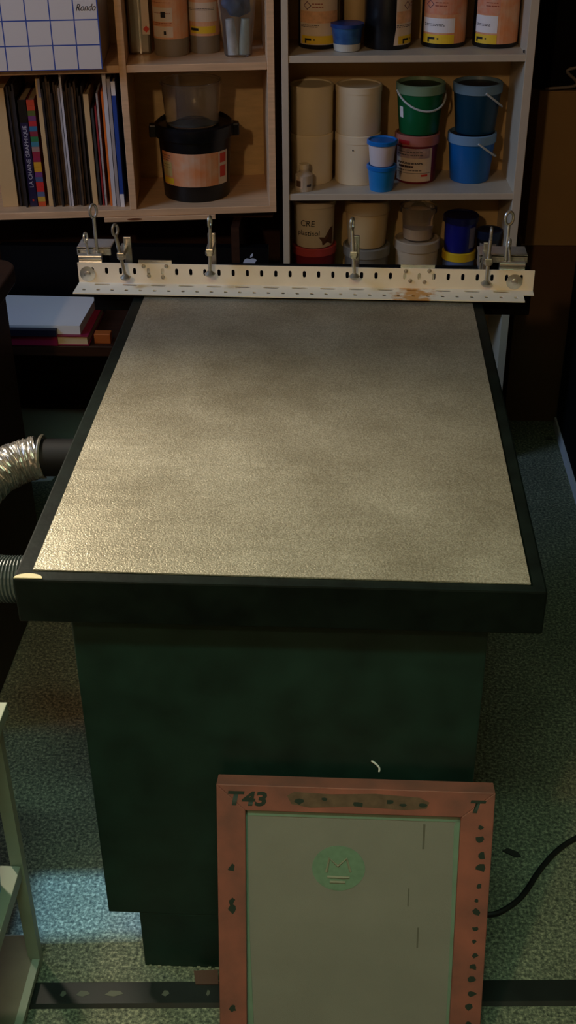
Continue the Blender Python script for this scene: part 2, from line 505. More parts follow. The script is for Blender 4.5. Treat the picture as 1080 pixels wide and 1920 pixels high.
# two hinge clamps at the ends: plates, rolled barrels and two eye bolts each
for sgn, x0, lab, dz in ((1, -0.495, 'shiny hinge clamp with two eye bolts at the left end of the slotted bar', 0.0), (-1, 0.292, 'shiny hinge clamp with two eye bolts at the right end of the slotted bar', -0.007)):
    t = thing('hinge_clamp', lab, 'clamp', (x0, 2.19, 0.79), 0, 'hinge clamps at the bar ends')
    w0, w1 = (-0.032, 0.034) if sgn > 0 else (-0.050, 0.042)
    z = 0.068 + dz
    obj('top_plate', B((w0, w1, 0.0, 0.05, z, z + 0.004), (w0, w1, 0.0, 0.003, z - 0.012, z + 0.004), (w0 + 0.002, w0 + 0.006, 0.0, 0.05, 0.03, z)), steel, t, bevel=0.001)
    bx0, bx1 = (-0.026, 0.018) if sgn > 0 else (-0.012, 0.036)
    for zz, rr in ((z - 0.010, 0.0065), (z - 0.021, 0.006)):
        obj('barrel', tube([(bx0, -0.012, zz), (bx1, -0.012, zz)], rr, 14), steel, t, smooth=True)
    # side jaw down to the table beam
    obj('jaw', B((-0.022, 0.022, 0.006, 0.040, 0.0285, z)), black_matt, t)
    eye_screw(t, (0.008 if sgn > 0 else 0.0, -0.004), z - 0.004, (0.155 if sgn > 0 else 0.148), lr=0.0085, turn=0.9 if sgn > 0 else 0.3, pad=False, name='eye_bolt')
    eye_screw(t, (-0.006 if sgn > 0 else 0.008, -0.012), z - 0.010, (0.103 if sgn > 0 else 0.098), lr=0.006, r=0.0028, tilt=-0.004, turn=1.2, pad=False, name='eye_bolt')

# ------------------------------------------------------------------ printing screen leaning on the cabinet
scr = thing('printing_screen', 'orange wooden printing screen with grey mesh leaning on the black cabinet front', 'screen', (-0.171, 1.0785, 0.001))
LEAN = -math.atan2(0.1135, 0.449)
scr.rotation_euler = (LEAN, 0, 0.0)
SW, SH = 0.383, 0.4635
om = mat('orange_stained_wood', (156, 90, 76), 0.6, vscale=16, bump=0.15, rgb2=(116, 74, 66))


def rail(poly):  # lightly chamfered rail
    return prism(poly, 0.0, 0.028)


fw_l, fw_r, fw_t, fw_b = 0.040, 0.045, 0.040, 0.042
for nm, poly in (('left_rail', [(0, 0), (fw_l, fw_b), (fw_l, SH - fw_t), (0, SH)]), ('right_rail', [(SW, 0), (SW, SH), (SW - fw_r, SH - fw_t), (SW - fw_r, fw_b)]),
                 ('top_rail', [(0, SH), (fw_l, SH - fw_t), (SW - fw_r, SH - fw_t), (SW, SH)]), ('bottom_rail', [(0, 0), (SW, 0), (SW - fw_r, fw_b), (fw_l, fw_b)])):
    obj('rail', rail(poly), om, scr, bevel=0.0012)
mesh_m = mat('grey_screen_mesh', (128, 124, 116), 0.7, var=0.06, vscale=10, bump=0.3, bscale=900)
tape_m = mat('pale_green_tape', (112, 134, 116), 0.5, var=0.1, vscale=30)
me = obj('mesh', B((fw_l - 0.006, SW - fw_r + 0.006, 0.0100, 0.0108, fw_b - 0.006, SH - fw_t + 0.006)), mesh_m, scr)
# tape along the inner edges
tape = B((fw_l, SW - fw_r, 0.0088, 0.0098, SH - fw_t - 0.013, SH - fw_t))
prism([(fw_l, fw_b), (fw_l + 0.010, fw_b), (fw_l + 0.004, 0.22), (fw_l + 0.002, SH - fw_t), (fw_l, SH - fw_t)], 0.0088, 0.0098, tape)
prism([(SW - fw_r - 0.004, fw_b), (SW - fw_r, fw_b), (SW - fw_r, SH - fw_t), (SW - fw_r - 0.008, SH - fw_t - 0.02), (SW - fw_r - 0.005, 0.25)], 0.0088, 0.0098, tape)
obj('tape', tape, tape_m, me)
# round printed emblem with faint marks
emb = bmesh.new()
cx, cz, rr = 0.171, 0.329, 0.0375
ring = [(cx + rr * math.cos(2 * PI * k / 40), cz + rr * 0.98 * math.sin(2 * PI * k / 40)) for k in range(40)]
prism(ring, 0.0094, 0.0099, emb)
obj('printed_disc', emb, mat('green_print', (106, 132, 110), 0.6, var=0.12, vscale=90), me)
zig = bmesh.new()
for pts in ([(-0.017, -0.006), (-0.013, 0.017), (-0.001, 0.004), (0.011, 0.017), (0.017, -0.004)], [(-0.016, -0.014), (0.016, -0.014)], [(-0.012, -0.022), (0.010, -0.022)]):
    tube([(cx + a, 0.0093, cz + b) for a, b in pts], 0.0021, 6, zig)
obj('printed_mark', zig, mat('grey_print', (132, 130, 112), 0.7), me)
ds_ = mat('dark_streak', (96, 92, 82), 0.7)
for bx in ((0.2875, 0.2905, 0.0096, 0.0099, 0.365, 0.405), (0.2855, 0.288, 0.0096, 0.0099, 0.20, 0.235), (0.270, 0.272, 0.0096, 0.0099, 0.27, 0.30)):
    obj('ink_streak', B(bx), ds_, me)
# lettering and rubbed marks on the rails
lt = text_bm('T43', 0.030, 0.15, 0, 0.0012)
for v in lt.verts: v.co = (0.014 + v.co.x * 1.15, -0.0004, SH - 0.031 + v.co.y)
mk = mat('dark_green_marker', (34, 46, 38), 0.7)
obj('lettering', lt, mk, scr)
lt = text_bm('T', 0.026, 0.2, 0, 0.0012)
for v in lt.verts: v.co = (SW - 0.036 + v.co.x * 1.2, -0.0004, SH - 0.031 + v.co.y)
obj('lettering', lt, mk, scr)
bl = bmesh.new()
random.seed(3)
for k in range(17):
    z = SH - 0.052 - k * 0.0235 + random.uniform(-.004, .004); x = SW - 0.017 + random.uniform(-.005, .004)
    n = 7; ra = random.uniform(.003, .0065)
    prism([(x + ra * random.uniform(.6, 1.3) * math.cos(2 * PI * q / n), z + ra * 0.9 * random.uniform(.6, 1.4) * math.sin(2 * PI * q / n)) for q in range(n)], -0.0005, 0.0002, bl)
for x in (0.115, 0.150, 0.196, 0.240, 0.258, 0.285):
    n = 8; ra = random.uniform(.003, .006); z = SH - 0.021 + random.uniform(-.004, .004)
    prism([(x + ra * 1.3 * random.uniform(.7, 1.3) * math.cos(2 * PI * q / n), z + ra * 0.8 * random.uniform(.6, 1.3) * math.sin(2 * PI * q / n)) for q in range(n)], -0.0005, 0.0002, bl)
for z in (0.33, 0.275, 0.262, 0.09):
    n = 9
    prism([(0.020 + .005 * random.uniform(.5, 1.4) * math.cos(2 * PI * q / n), z + .006 * random.uniform(.4, 1.5) * math.sin(2 * PI * q / n)) for q in range(n)], -0.0005, 0.0002, bl)
o = obj('paint_blot', bl, mk, scr); o['kind'] = 'stuff'
obj('rail_smear', prism([(0.098, SH - 0.014), (0.108, SH - 0.008), (0.16, SH - 0.010), (0.22, SH - 0.007), (0.28, SH - 0.011), (0.294, SH - 0.018), (0.290, SH - 0.028), (0.26, SH - 0.031), (0.19, SH - 0.028), (0.13, SH - 0.032), (0.104, SH - 0.027)], -0.0003, 0.0002), mat('brown_smear', (96, 74, 58), 0.7, var=0.3, vscale=60), scr)

# ------------------------------------------------------------------ floor things: threshold strip, cable
ts = thing('threshold_strip', 'dark flat strip lying across the floor in front of the table', 'strip', (-0.074, 1.192, 0), 0.052)
obj('cover', prism([(-0.024, 0), (-0.019, 0.006), (0.019, 0.006), (0.024, 0)], -1.2, 1.2), mat('dark_strip', (26, 30, 28), 0.5, var=0.3, vscale=20), ts).rotation_euler = (0, 0, PI / 2)
wd = bmesh.new()
for x, w in ((-0.335, .022), (-0.29, .03), (-0.20, .012), (-0.13, .006), (-0.36, .01)):
    prism([(x, -0.004), (x + w * .5, -0.007), (x + w, -0.002), (x + w * .8, 0.003), (x + w * .3, 0.004)], 0.0058, 0.0064, wd, 'xy')
o = obj('paint_splash', wd, mat('whitish_splash', (92, 92, 80), 0.7), ts); o['kind'] = 'stuff'
pth = spline([(0.13, 1.30, .005), (0.19, 1.335, .005), (0.243, 1.354, .005), (0.27, 1.361, .005), (0.304, 1.388, .005), (0.326, 1.417, .005), (0.348, 1.453, .005), (0.382, 1.497, .005), (0.425, 1.533, .005), (0.5, 1.57, .005), (0.62, 1.6, .005)], 8)
pth = [p for p in pth if p.x > 0.15]
tag(obj('floor_cable', tube(pth, 0.005, 8), cable_black, smooth=True), 'dark cable curving over the speckled floor right of the printing screen', 'cable')
tag(obj('brown_floor_patch', prism([(-0.228, 1.222), (-0.190, 1.226), (-0.186, 1.200), (-0.222, 1.198)], 0.0065, 0.0085, plane='xy'), mat('brown_floor_patch', (92, 62, 52), 0.8)), 'small brown scrap on the floor beside the screen\'s left rail', 'scrap')  # thin flat brown patch on the floor

lnt = prism([(0.29, 1.500), (0.300, 1.507), (0.318, 1.498), (0.322, 1.488), (0.312, 1.487), (0.300, 1.494)], 0.0004, 0.003, plane='xy')
tag(obj('dark_lint', lnt, mat('lint_grey', (34, 32, 30), 0.9)), 'small dark lint scrap on the floor above the cable', 'scrap')
wth = spline([(0.043, 1.2325, 0.464), (0.049, 1.2323, 0.459), (0.054, 1.232, 0.452), (0.054, 1.2312, 0.446)], 5)
tag(obj('white_thread', tube(wth, 0.0014, 6), paper, smooth=True), 'short white thread on the cabinet front above the screen frame', 'thread')

# ------------------------------------------------------------------ white trolley at the lower left
tr = thing('shelf_trolley', 'low white shelf stand with square posts beside the black cabinet', 'shelf', (-0.475, 1.237, 0))
tw = mat('white_trolley_paint', (160, 164, 144), 0.5, var=0.08, vscale=12)
for x, y in ((0, 0), (-0.42, 0), (0, -0.62), (-0.42, -0.62)):
    bm = B((x - 0.019, x, y - 0.016, y, 0.03, 0.52))
    prism([(x - 0.019, 0.03), (x, 0.03), (x - 0.001, 0.0), (x - 0.007, 0.0)], y - 0.016, y, bm)
    obj('post', bm, tw, tr)
obj('middle_shelf', B((-0.42, -0.003, -0.62, -0.017, 0.215, 0.24)), tw, tr, bevel=0.001)
obj('bottom_shelf', B((-0.42, -0.012, -0.64, 0.03, 0.012, 0.022)), mat('brown_grey_shelf', (120, 112, 92), 0.6, var=0.1), tr)
obj('shelf_rim', B((-0.012, 0.0, -0.64, -0.0165, 0.012, 0.024)), tw, tr)
obj('top_board', B((-0.44, 0.01, -0.64, 0.01, 0.52, 0.54)), tw, tr, bevel=0.001)
bt = thing('blue_tub', 'small blue tub with dark lid on the middle shelf of the white stand', 'tub', (-0.522, 1.17, 0.24))
obj('body', lathe([(0, 0), (0.026, 0), (0.031, 0.055), (0, 0.055)], 28), mat('sky_blue_plastic', (70, 140, 190), 0.4), bt, smooth=True)
obj('lid', lathe([(0, 0.055), (0.033, 0.055), (0.033, 0.063), (0, 0.064)], 28), black_plastic, bt, smooth=True)

# ------------------------------------------------------------------ extraction duct on the left side of the table
du = thing('extraction_duct', 'crinkled foil duct and ribbed hose entering the left side of the table', 'duct', (-0.357, 1.70, 0.678))
bm = tube([(-0.004, 0, 0), (-0.154, -0.002, -0.002)], 0.031, 24)
obj('coupling', bm, mat('black_rubber', (14, 12, 12), 0.65, spec=0.25), du, smooth=True)
obj('clip_ring', tube([(-0.146, 0.0335 * math.cos(2 * PI * k / 28), 0.0335 * math.sin(2 * PI * k / 28)) for k in range(28)], 0.003, 6, closed=True), dullsteel, du, smooth=True)
path = spline([(-0.150, 0, -0.002), (-0.188, -0.010, -0.010), (-0.222, -0.045, -0.020), (-0.238, -0.11, -0.032), (-0.228, -0.19, -0.045), (-0.200, -0.262, -0.035), (-0.155, -0.312, -0.025), (-0.095, -0.322, -0.020), (-0.03, -0.300, -0.018), (-0.001, -0.285, -0.018)], 14)
k1 = 36
random.seed(5)
fo = bmesh.new()
seg = path[:k1 + 1]
fpts = []
for i in range(len(seg) - 1):
    for q in range(2): fpts.append(seg[i].lerp(seg[i + 1], q / 2))
fpts.append(seg[-1])
tube(fpts, 0.036, 26, fo, rad=[0.0355 + 0.0008 * random.uniform(-1, 1) for _ in fpts])
for v in fo.verts: v.co += Vector((random.uniform(-1, 1), random.uniform(-1, 1), random.uniform(-1, 1))) * 0.0013
obj('foil_sleeve', fo, mat('crinkled_foil', (186, 178, 166), 0.36, 0.85, bump=0.35, bscale=90), du)
seg = path[k1:]
hp, hr = [], []
for i in range(len(seg) - 1):
    for q in range(4):
        hp.append(seg[i].lerp(seg[i + 1], q / 4)); hr.append(0.0345 if q in (0, 1) else 0.0305)
tube(hp, 0.03, 22, None)
obj('ribbed_hose', tube(hp, 0.033, 22, rad=hr), mat('grey_ribbed_plastic', (74, 80, 78), 0.35), du, smooth=False)
obj('coupling_highlight', tube([(-0.03, -0.012, -0.040), (-0.122, -0.014, -0.040)], 0.008, 12), mat('coupling_highlight_tone', (214, 206, 196), 0.5), du, smooth=True)  # highlight under the coupling, built as a pale tube

# ------------------------------------------------------------------ dark furniture on the left and behind
dc = thing('dark_side_cabinet', 'dark wooden cabinet with rounded top at the left edge', 'cabinet', (-1.0, 2.1, 0))
top = []
x1, y1, r = 0.29, 0.331, 0.06
top += [(-0.5, y1), (-0.5, -0.35), (x1, -0.35)]
for k in range(7):
    a = PI / 2 * k / 6
    top.append((x1 - r + r * math.cos(a), y1 - r + r * math.sin(a)))
obj('top', prism(top, 0.715, 0.75, plane='xy'), dark_wood, dc, bevel=0.004)
obj('carcass', B((-0.48, 0.285, -0.33, 0.205, 0.0, 0.715)), dark_wood, dc)

dk = thing('dark_desk', 'dark wooden desk with a low shelf beneath the pine shelf unit', 'desk', (-0.9, 2.62, 0))
obj('low_shelf', B((-0.5, 0.60, 0.0, 0.54, 0.435, 0.463)), dark_wood, dk, bevel=0.003)
obj('back_panel', B((-0.5, 0.70, 0.60, 0.618, 0.0, 0.672)), dark_wood, dk)
obj('side_panel', B((0.60, 0.62, 0.26, 0.60, 0.0, 0.672)), dark_wood, dk)
obj('side_panel', B((-0.52, -0.50, 0.0, 0.618, 0.0, 0.672)), dark_wood, dk)
obj('top_panel', B((-0.52, 0.70, 0.34, 0.618, 0.672, 0.688)), dark_wood, dk)
mo = thing('black_computer', 'wide black computer screen with pale fruit emblem under the pine shelf', 'computer', (-0.55, 2.88, 0.463))
gl = mat('black_glass', (7, 7, 9), 0.5, spec=0.15)
obj('screen_panel', B((-0.34, 0.342, 0.0, 0.028, 0.0, 0.157)), gl, mo)
em = bmesh.new()
# apple emblem, one silhouette with a bite and a leaf
ap = []
def appl():
    pts = [(0.0, 0.78), (0.16, 0.86), (0.36, 0.84), (0.52, 0.74), (0.56, 0.68), (0.44, 0.56), (0.39, 0.38), (0.44, 0.20), (0.57, 0.08), (0.50, -0.14), (0.36, -0.36), (0.22, -0.46), (0.08, -0.43), (0.0, -0.40),
           (-0.10, -0.43), (-0.24, -0.46), (-0.40, -0.34), (-0.53, -0.10), (-0.60, 0.20), (-0.58, 0.50), (-0.46, 0.74), (-0.28, 0.85), (-0.12, 0.83)]
    return pts
s = 0.030
prism([(0.296 + a * s, 0.104 + b * s) for a, b in appl()], -0.0008, 0.001, em)
prism([(0.296 + a * s, 0.104 + b * s) for a, b in ((0.0, 0.90), (0.02, 1.06), (0.12, 1.22), (0.27, 1.30), (0.27, 1.14), (0.17, 0.98))], -0.0008, 0.001, em)
o = obj('emblem', em, mat('pale_emblem', (190, 200, 220), 0.5), mo); o['label'] = 'pale blue-grey fruit emblem'
bk = thing('magenta_book', 'thick book with magenta cover lying on the dark low shelf', 'book', (-0.75, 2.62, 0.463))
obj('pages', B((-0.2, 0.121, 0.004, 0.20, 0.003, 0.023)), mat('cream_pages', (214, 190, 150), 0.8), bk)
obj('cover', B((-0.2, 0.125, 0.0, 0.205, 0.0, 0.003), (-0.2, 0.125, 0.0, 0.205, 0.023, 0.026), (-0.2, 0.05, -0.002, 0.004, 0.0, 0.026)), [mat('magenta_cover', (140, 24, 60), 0.45)], bk, bevel=0.001)
tag(obj('dark_folder', B((-0.95, -0.70, 2.612, 2.63, 0.490, 0.506)), mat('navy_folder', (20, 22, 40), 0.5)), 'dark folder edge lying on the magenta book', 'folder')
tag(obj('white_paper_stack', prism([(-0.95, 2.625), (-0.645, 2.628), (-0.640, 2.81), (-0.95, 2.82)], 0.4895, 0.512, plane='xy'), paper), 'white paper stack lying on the magenta book', 'paper')
tag(obj('orange_wood_block', B((-0.615, -0.575, 2.635, 2.66, 0.463, 0.488)), mat('orange_wood', (170, 90, 34), 0.5), bevel=0.002), 'small orange-brown block on the dark low shelf right of the book', 'block')
tag(obj('white_card_sheet', prism([(-1.02, 2.72), (-0.80, 2.76), (-0.70, 3.18), (-1.0, 3.18)], 0.001, 0.004, plane='xy'), paper), 'white card sheet on the floor behind the foil duct', 'card')

# ------------------------------------------------------------------ pine shelf unit (left)
YL = math.radians(6.7); YR = math.radians(2.3)
OL = Vector((-0.188, 2.915, 0)); OR = Vector((-0.170, 2.888, 0))


def L(s, t, z): return (OL.x + s * math.cos(YL) - t * math.sin(YL), OL.y + s * math.sin(YL) + t * math.cos(YL), z)
def R(s, t, z): return (OR.x + s * math.cos(YR) - t * math.sin(YR), OR.y + s * math.sin(YR) + t * math.cos(YR), z)


pu = thing('pine_shelf_unit', 'pale pine wall shelf unit of square compartments holding magazines and bottles', 'shelf', L(0, 0, 0.70), YL)
DL = 0.272
obj('bottom_board', B((-1.06, 0, 0, DL, 0, 0.017)), pine_h, pu, bevel=0.0012)
obj('middle_board', B((-0.345, -0.017, 0.002, DL, 0.34, 0.357)), pine_h, pu, bevel=0.0012)
obj('middle_board', B((-1.06, -0.362, 0.002, DL, 0.34, 0.357)), pine_h, pu, bevel=0.0012)
obj('top_board', B((-1.06, 0, 0, DL, 0.70, 0.717)), pine_h, pu, bevel=0.0012)
obj('side_panel', B((-0.017, 0, 0, DL, 0.017, 0.70)), pine, pu, bevel=0.0012)
obj('divider', B((-0.362, -0.345, 0.0, DL, 0.017, 0.70)), pine, pu, bevel=0.0012)
obj('side_panel', B((-1.077, -1.06, 0, DL, 0, 0.717)), pine, pu, bevel=0.0012)
obj('back_panel', B((-1.077, 0, DL, DL + 0.006, 0, 0.717)), mat('pine_back', (200, 170, 116), 0.6, var=0.12, vscale=20, stretch=(1, 1, 4)), pu)
pk = thing('pine_plank', 'short pine plank with a dark knot beneath the pine shelf unit', 'plank', L(-0.30, -0.004, 0.6885), YL)
obj('board', B((-0.127, 0.148, 0.0, 0.10, -0.0005, 0.0110)), pine_h, pk, bevel=0.001)
kb = bmesh.new()
prism([(-0.052 + 0.019 * math.cos(2 * PI * k / 18), 0.0055 + 0.0028 * math.sin(2 * PI * k / 18)) for k in range(18)], -0.0006, 0.0002, kb)
obj('knot', kb, knot, pk)

# --- books and magazines in the lower left compartment: (s centre, width, top z, depth offset, colour, label)
cream = mat('cream_card', (210, 178, 124), 0.7)
bz = 0.7172
def book(s, w, h, t, m_, name, label, cat='book', group=None, cov=True, lean=0.0):
    o = thing(name, label, cat, L(s, t, bz), YL, group)
    o.rotation_euler = (0, lean, YL)
    if cov:
        obj('cover', B((-w / 2, w / 2, 0, 0.002, 0, h), (-w / 2, -w / 2 + 0.0016, 0.002, 0.20, 0, h), (w / 2 - 0.0016, w / 2, 0.002, 0.20, 0, h)), m_, o, bevel=0.0006)
        obj('pages', B((-w / 2 + 0.0016, w / 2 - 0.0016, 0.002, 0.196, 0.002, h - 0.003)), mat('aged_pages', (190, 168, 128), 0.9), o)
    else:
        obj('leaf_block', B((-w / 2, w / 2, 0, 0.20, 0, h)), m_, o)
    return o

t0 = 0.050
book(-0.660, 0.038, 0.285, t0, cream, 'cream_binder', 'wide cream spined binder at the left end of the book row', 'binder')
book(-0.602, 0.0195, 0.258, t0 - 0.004, mat('navy_spine', (26, 22, 62), 0.4), 'navy_book', 'navy book with white lettering up its spine', 'book')
book(-0.5815, 0.0185, 0.258, t0 - 0.004, mat('patchwork_spine', (150, 40, 40), 0.4), 'patchwork_book', 'book with a spine of many coloured squares beside the navy book', 'book')
book(-0.5595, 0.0105, 0.305, t0 - 0.002, cream, 'cream_magazine', 'tall cream magazine with a lilac tag right of the patchwork book', 'magazine')
book(-0.4490, 0.0125, 0.268, t0 - 0.006, cream, 'cream_booklet', 'short cream booklet standing alone among dark magazines', 'booklet')
WB = mat('white_spine', (206, 204, 206), 0.5)
book(-0.505, 0.0050, 0.318, t0 - 0.012, WB, 'white_magazine', 'tall thin white magazine in the middle of the row', 'magazine', cov=False)
book(-0.5115, 0.0045, 0.285, t0 - 0.010, mat('grey_spine', (170, 166, 164), 0.5), 'grey_magazine', 'thin grey magazine touching the tall white one', 'magazine', cov=False)
book(-0.4095, 0.0048, 0.275, t0 - 0.014, mat('orange_spine', (224, 110, 30), 0.5), 'orange_magazine', 'thin bright orange magazine near the divider', 'magazine', cov=False)
book(-0.4015, 0.0090, 0.322, t0 - 0.020, WB, 'white_folder', 'tall white folder beside the orange magazine', 'folder', cov=False)
book(-0.3915, 0.0075, 0.305, t0 - 0.022, mat('grey_folder', (168, 160, 156), 0.6), 'grey_folder', 'grey folder between the white folder and the blue booklet', 'folder', cov=False)
bb = book(-0.3810, 0.0095, 0.300, t0 - 0.026, mat('blue_spine', (28, 66, 150), 0.45), 'blue_booklet', 'blue booklet with white ends against the divider', 'booklet')
for z0, z1 in ((0.0, 0.032), (0.268, 0.300)): obj('spine_end', B((-0.0049, 0.0049, -0.0004, 0.0002, z0, z1)), paper, bb)
mags = [(-0.4285, .0040, .24, (150, 30, 34), 'thin red magazine left of the orange one'),
        (-0.4365, .0055, .235, (48, 52, 50), 'dark magazine with pale flecks right of the short cream booklet'),
        (-0.4225, .0045, .27, (176, 170, 164), 'thin pale magazine between the red one and the orange one')]
for s, w, h, c_, lab in mags:
    book(s, w, h, t0 - 0.010, mat('spine_%d_%d_%d' % c_, c_, 0.6, var=0.3, vscale=60), 'magazine', lab, 'magazine', 'magazines in the pine shelf', cov=False)
random.seed(11)
cols = [(58, 44, 34), (36, 30, 28), (84, 62, 42), (46, 40, 44), (104, 84, 60), (30, 26, 30)]
dk_m = [mat('dark_spine_%d' % i, c_, 0.6, rgb2=tuple(int(v * .55) for v in c_), vscale=70, stretch=(1, 1, 0.7)) for i, c_ in enumerate(cols)]
xs = [(-0.6365, -0.616, 4, .30), (-0.5535, -0.5155, 7, .30), (-0.5015, -0.4565, 9, .295)]
for a, b, n, h in xs:
    w = (b - a) / n
    for k in range(n):
        wh = ('thin dark magazine rightwards from the wide cream binder', 'thin brown magazine rightwards from the tall cream magazine', 'thin dark magazine rightwards from the tall white magazine')[xs.index((a, b, n, h))]
        lab = ('first', 'second', 'third', 'fourth', 'fifth', 'sixth', 'seventh', 'eighth', 'ninth')[k] + ' ' + wh
        gr = ('dark magazines beside the cream binder', 'brown magazines left of the white one', 'dark magazines right of the white one')[xs.index((a, b, n, h))]
        book(a + w * (k + .5), w - 0.0008, h + random.uniform(-.03, .012), t0 - 0.004 + random.uniform(-.008, .012), random.choice(dk_m), 'dark_magazine', lab, 'magazine', gr, cov=False)
# lettering on the navy spine, patches on the patchwork spine, tag
nv = [o for o in C.objects if o.name == 'navy_book'][0]
t_ = text_bm('LA CHAINE GRAPHIQUE', 0.0135)
for v in t_.verts: v.co = (0.0045 - v.co.y, -0.0006, 0.048 + v.co.x * 1.02)
obj('lettering', t_, mat('pale_letters', (190, 188, 200), 0.6), nv)
obj('top_band', B((-0.0096, 0.0096, -0.0004, 0.0002, 0.205, 0.2578)), black_plastic, nv)
obj('spine_dot', B((-0.002, 0.002, -0.0006, 0, 0.014, 0.019)), mat('red_dot', (190, 40, 30), 0.6), nv)
pw = [o for o in C.objects if o.name == 'patchwork_book'][0]
pal = [(206, 84, 40), (196, 160, 60), (90, 104, 140), (206, 44, 44), (206, 44, 44), (70, 90, 130), (120, 60, 120), (214, 160, 40), (214, 160, 40), (150, 30, 70), (150, 30, 60), (160, 130, 120), (60, 130, 150), (40, 120, 70), (140, 40, 60), (50, 110, 150), (196, 40, 50), (120, 60, 110), (90, 100, 40), (206, 70, 40), (206, 70, 40)]
hh = 0.257 / len(pal)
for k, c_ in enumerate(pal):
    o = obj('patch', B((-0.0091, 0.0091, -0.0005, 0.0002, k * hh + .0004, (k + 1) * hh)), mat('patch_%d_%d_%d' % c_, c_, 0.5), pw)
cmz = [o for o in C.objects if o.name == 'cream_magazine'][0]
obj('tag', B((-0.0008, 0.0052, -0.0005, 0.0002, 0.262, 0.3045)), mat('lilac_tag', (150, 146, 160), 0.6), cmz)

# --- white gridded box above the magazines
def grid_material():
    M = mat('blue_grid_paper', (214, 206, 196), 0.6)
    nt = M.node_tree; b = nt.nodes['Principled BSDF']
    tc = nt.nodes.new('ShaderNodeTexCoord')
    br = nt.nodes.new('ShaderNodeTexBrick'); br.offset = 0.0
    br.inputs['Scale'].default_value = 1.0
    br.inputs['Brick Width'].default_value = 0.0535; br.inputs['Row Height'].default_value = 0.0535
    br.inputs['Mortar Size'].default_value = 0.0014; br.inputs['Mortar Smooth'].default_value = 0
    for k in ('Color1', 'Color2'): br.inputs[k].default_value = (*lin((216, 208, 198)), 1)
    br.inputs['Mortar'].default_value = (*lin((40, 72, 150)), 1)
    sp = nt.nodes.new('ShaderNodeSeparateXYZ'); cb = nt.nodes.new('ShaderNodeCombineXYZ')
    nt.links.new(tc.outputs['Object'], sp.inputs[0]); nt.links.new(sp.outputs[0], cb.inputs[0]); nt.links.new(sp.outputs[2], cb.inputs[1])
    nt.links.new(cb.outputs[0], br.inputs['Vector'])
    nt.links.new(br.outputs['Color'], b.inputs['Base Color'])
    return M


gb = thing('grid_box', 'white box with a blue grid pattern holding papers above the magazines', 'box', L(-0.397, -0.036, 1.0572), YL)
BW, BH = 0.53, 0.170
g1 = B((-BW, 0, 0, 0.003, 0, BH))
go = obj('front_wall', g1, grid_material(), gb)
for v in go.data.vertices: v.co.x += 0.0012; v.co.z -= 0.0
obj('box_shell', B((-0.003, 0, 0.003, 0.30, 0, BH), (-BW, -BW + 0.003, 0.003, 0.30, 0, BH), (-BW, 0, 0.297, 0.30, 0, BH), (-BW, 0, 0.003, 0.297, 0, 0.003)), mat('white_card', (210, 202, 190), 0.7), gb)
lt = text_bm('Rondo', 0.021, 0.45)
for v in lt.verts: v.co = (-0.049 + v.co.x * 0.78, -0.0005, 0.126 + v.co.y)
obj('handwriting', lt, ink, gb)
random.seed(2)
for k in range(6):
    tag(obj('packed_papers', B((-0.52 + k * .085, -0.445 + k * .085, 0.01 + .004 * k, 0.28, 0.0035, 0.168 + random.uniform(0, .012))), mat('papers_%d' % k, random.choice([(170, 110, 60), (120, 30, 40), (190, 160, 120)]), 0.7)), ('last', 'fifth', 'fourth', 'third', 'second', 'first')[k] + ' bundle of coloured papers from the right wall of the gridded box', 'papers', 'papers in the gridded box').parent = gb
for o in list(gb.children):
    if o.name.startswith('packed_papers'):
        mw = gb.matrix_basis.copy(); o.parent = None; o.matrix_basis = mw

# --- round containers
def rf_const(r): return lambda z: r
def cone(r0, r1, z0, z1): return lambda z: r0 + (r1 - r0) * (z - z0) / (z1 - z0)


orange = mat('orange_label', (222, 138, 78), 0.5, rgb2=(216, 176, 140), vscale=22)
wlabel = mat('white_label', (214, 196, 172), 0.5, var=0.05)
yellow = mat('yellow_label', (224, 190, 40), 0.5)
red = mat('red_label', (206, 60, 36), 0.5)
grey_ink = mat('grey_ink', (74, 70, 72), 0.7)


def lines(rf, rows, a0, a1, th=0.0012, off=0.0014, seed=1):
    bm = bmesh.new(); rnd = random.Random(seed)
    for z in rows:
        a = a0
        while a < a1 - 3:
            w = rnd.uniform(3, 9)
            patch(rf, z, z + th, a, min(a + w, a1), off, bm, na=3)
            a += w + 1.6
    return bm


# big black bucket with orange label in the lower right compartment
u = thing('black_bucket', 'large black lidded bucket with orange label in the pine shelf', 'bucket', L(-0.196, 0.122, 0.717), YL)
rf = cone(0.083, 0.090, 0.0, 0.150)
obj('body', lathe([(0, 0), (0.081, 0), (0.083, 0.003), (0.090, 0.150), (0, 0.150)], 48), black_plastic, u, smooth=True)
obj('lid', lathe([(0, 0.150), (0.097, 0.150), (0.098, 0.152), (0.098, 0.178), (0.093, 0.182), (0.089, 0.176), (0, 0.176)], 48), black_plastic, u, smooth=True)
hb = obj('handle_ear', B((0.092, 0.112, -0.014, 0.014, 0.146, 0.176), (-0.112, -0.092, -0.014, 0.014, 0.146, 0.176)), black_plastic, u, bevel=0.003)
obj('bail', tube([(0.104 * math.cos(PI * k / 20), 0.104 * math.sin(PI * k / 20), 0.158 + 0.03 * math.sin(PI * k / 20)) for k in range(21)], 0.003, 8), black_plastic, u, smooth=True)
lb = obj('label', patch(rf, 0.040, 0.122, -66, 62), orange, u)
obj('white_panel', patch(rf, 0.040, 0.122, 40, 62, 0.0009), wlabel, lb)
obj('red_square', patch(rf, 0.094, 0.117, 43, 57, 0.0012, na=4), red, lb)
obj('red_square', patch(rf, 0.058, 0.086, 43, 57, 0.0012, na=4), red, lb)
obj('text_panel', patch(rf, 0.062, 0.098, -64, -42, 0.0010), mat('cream_panel', (200, 184, 120), 0.5), lb)
obj('yellow_panel', patch(rf, 0.043, 0.058, -64, -40, 0.0010), yellow, lb)
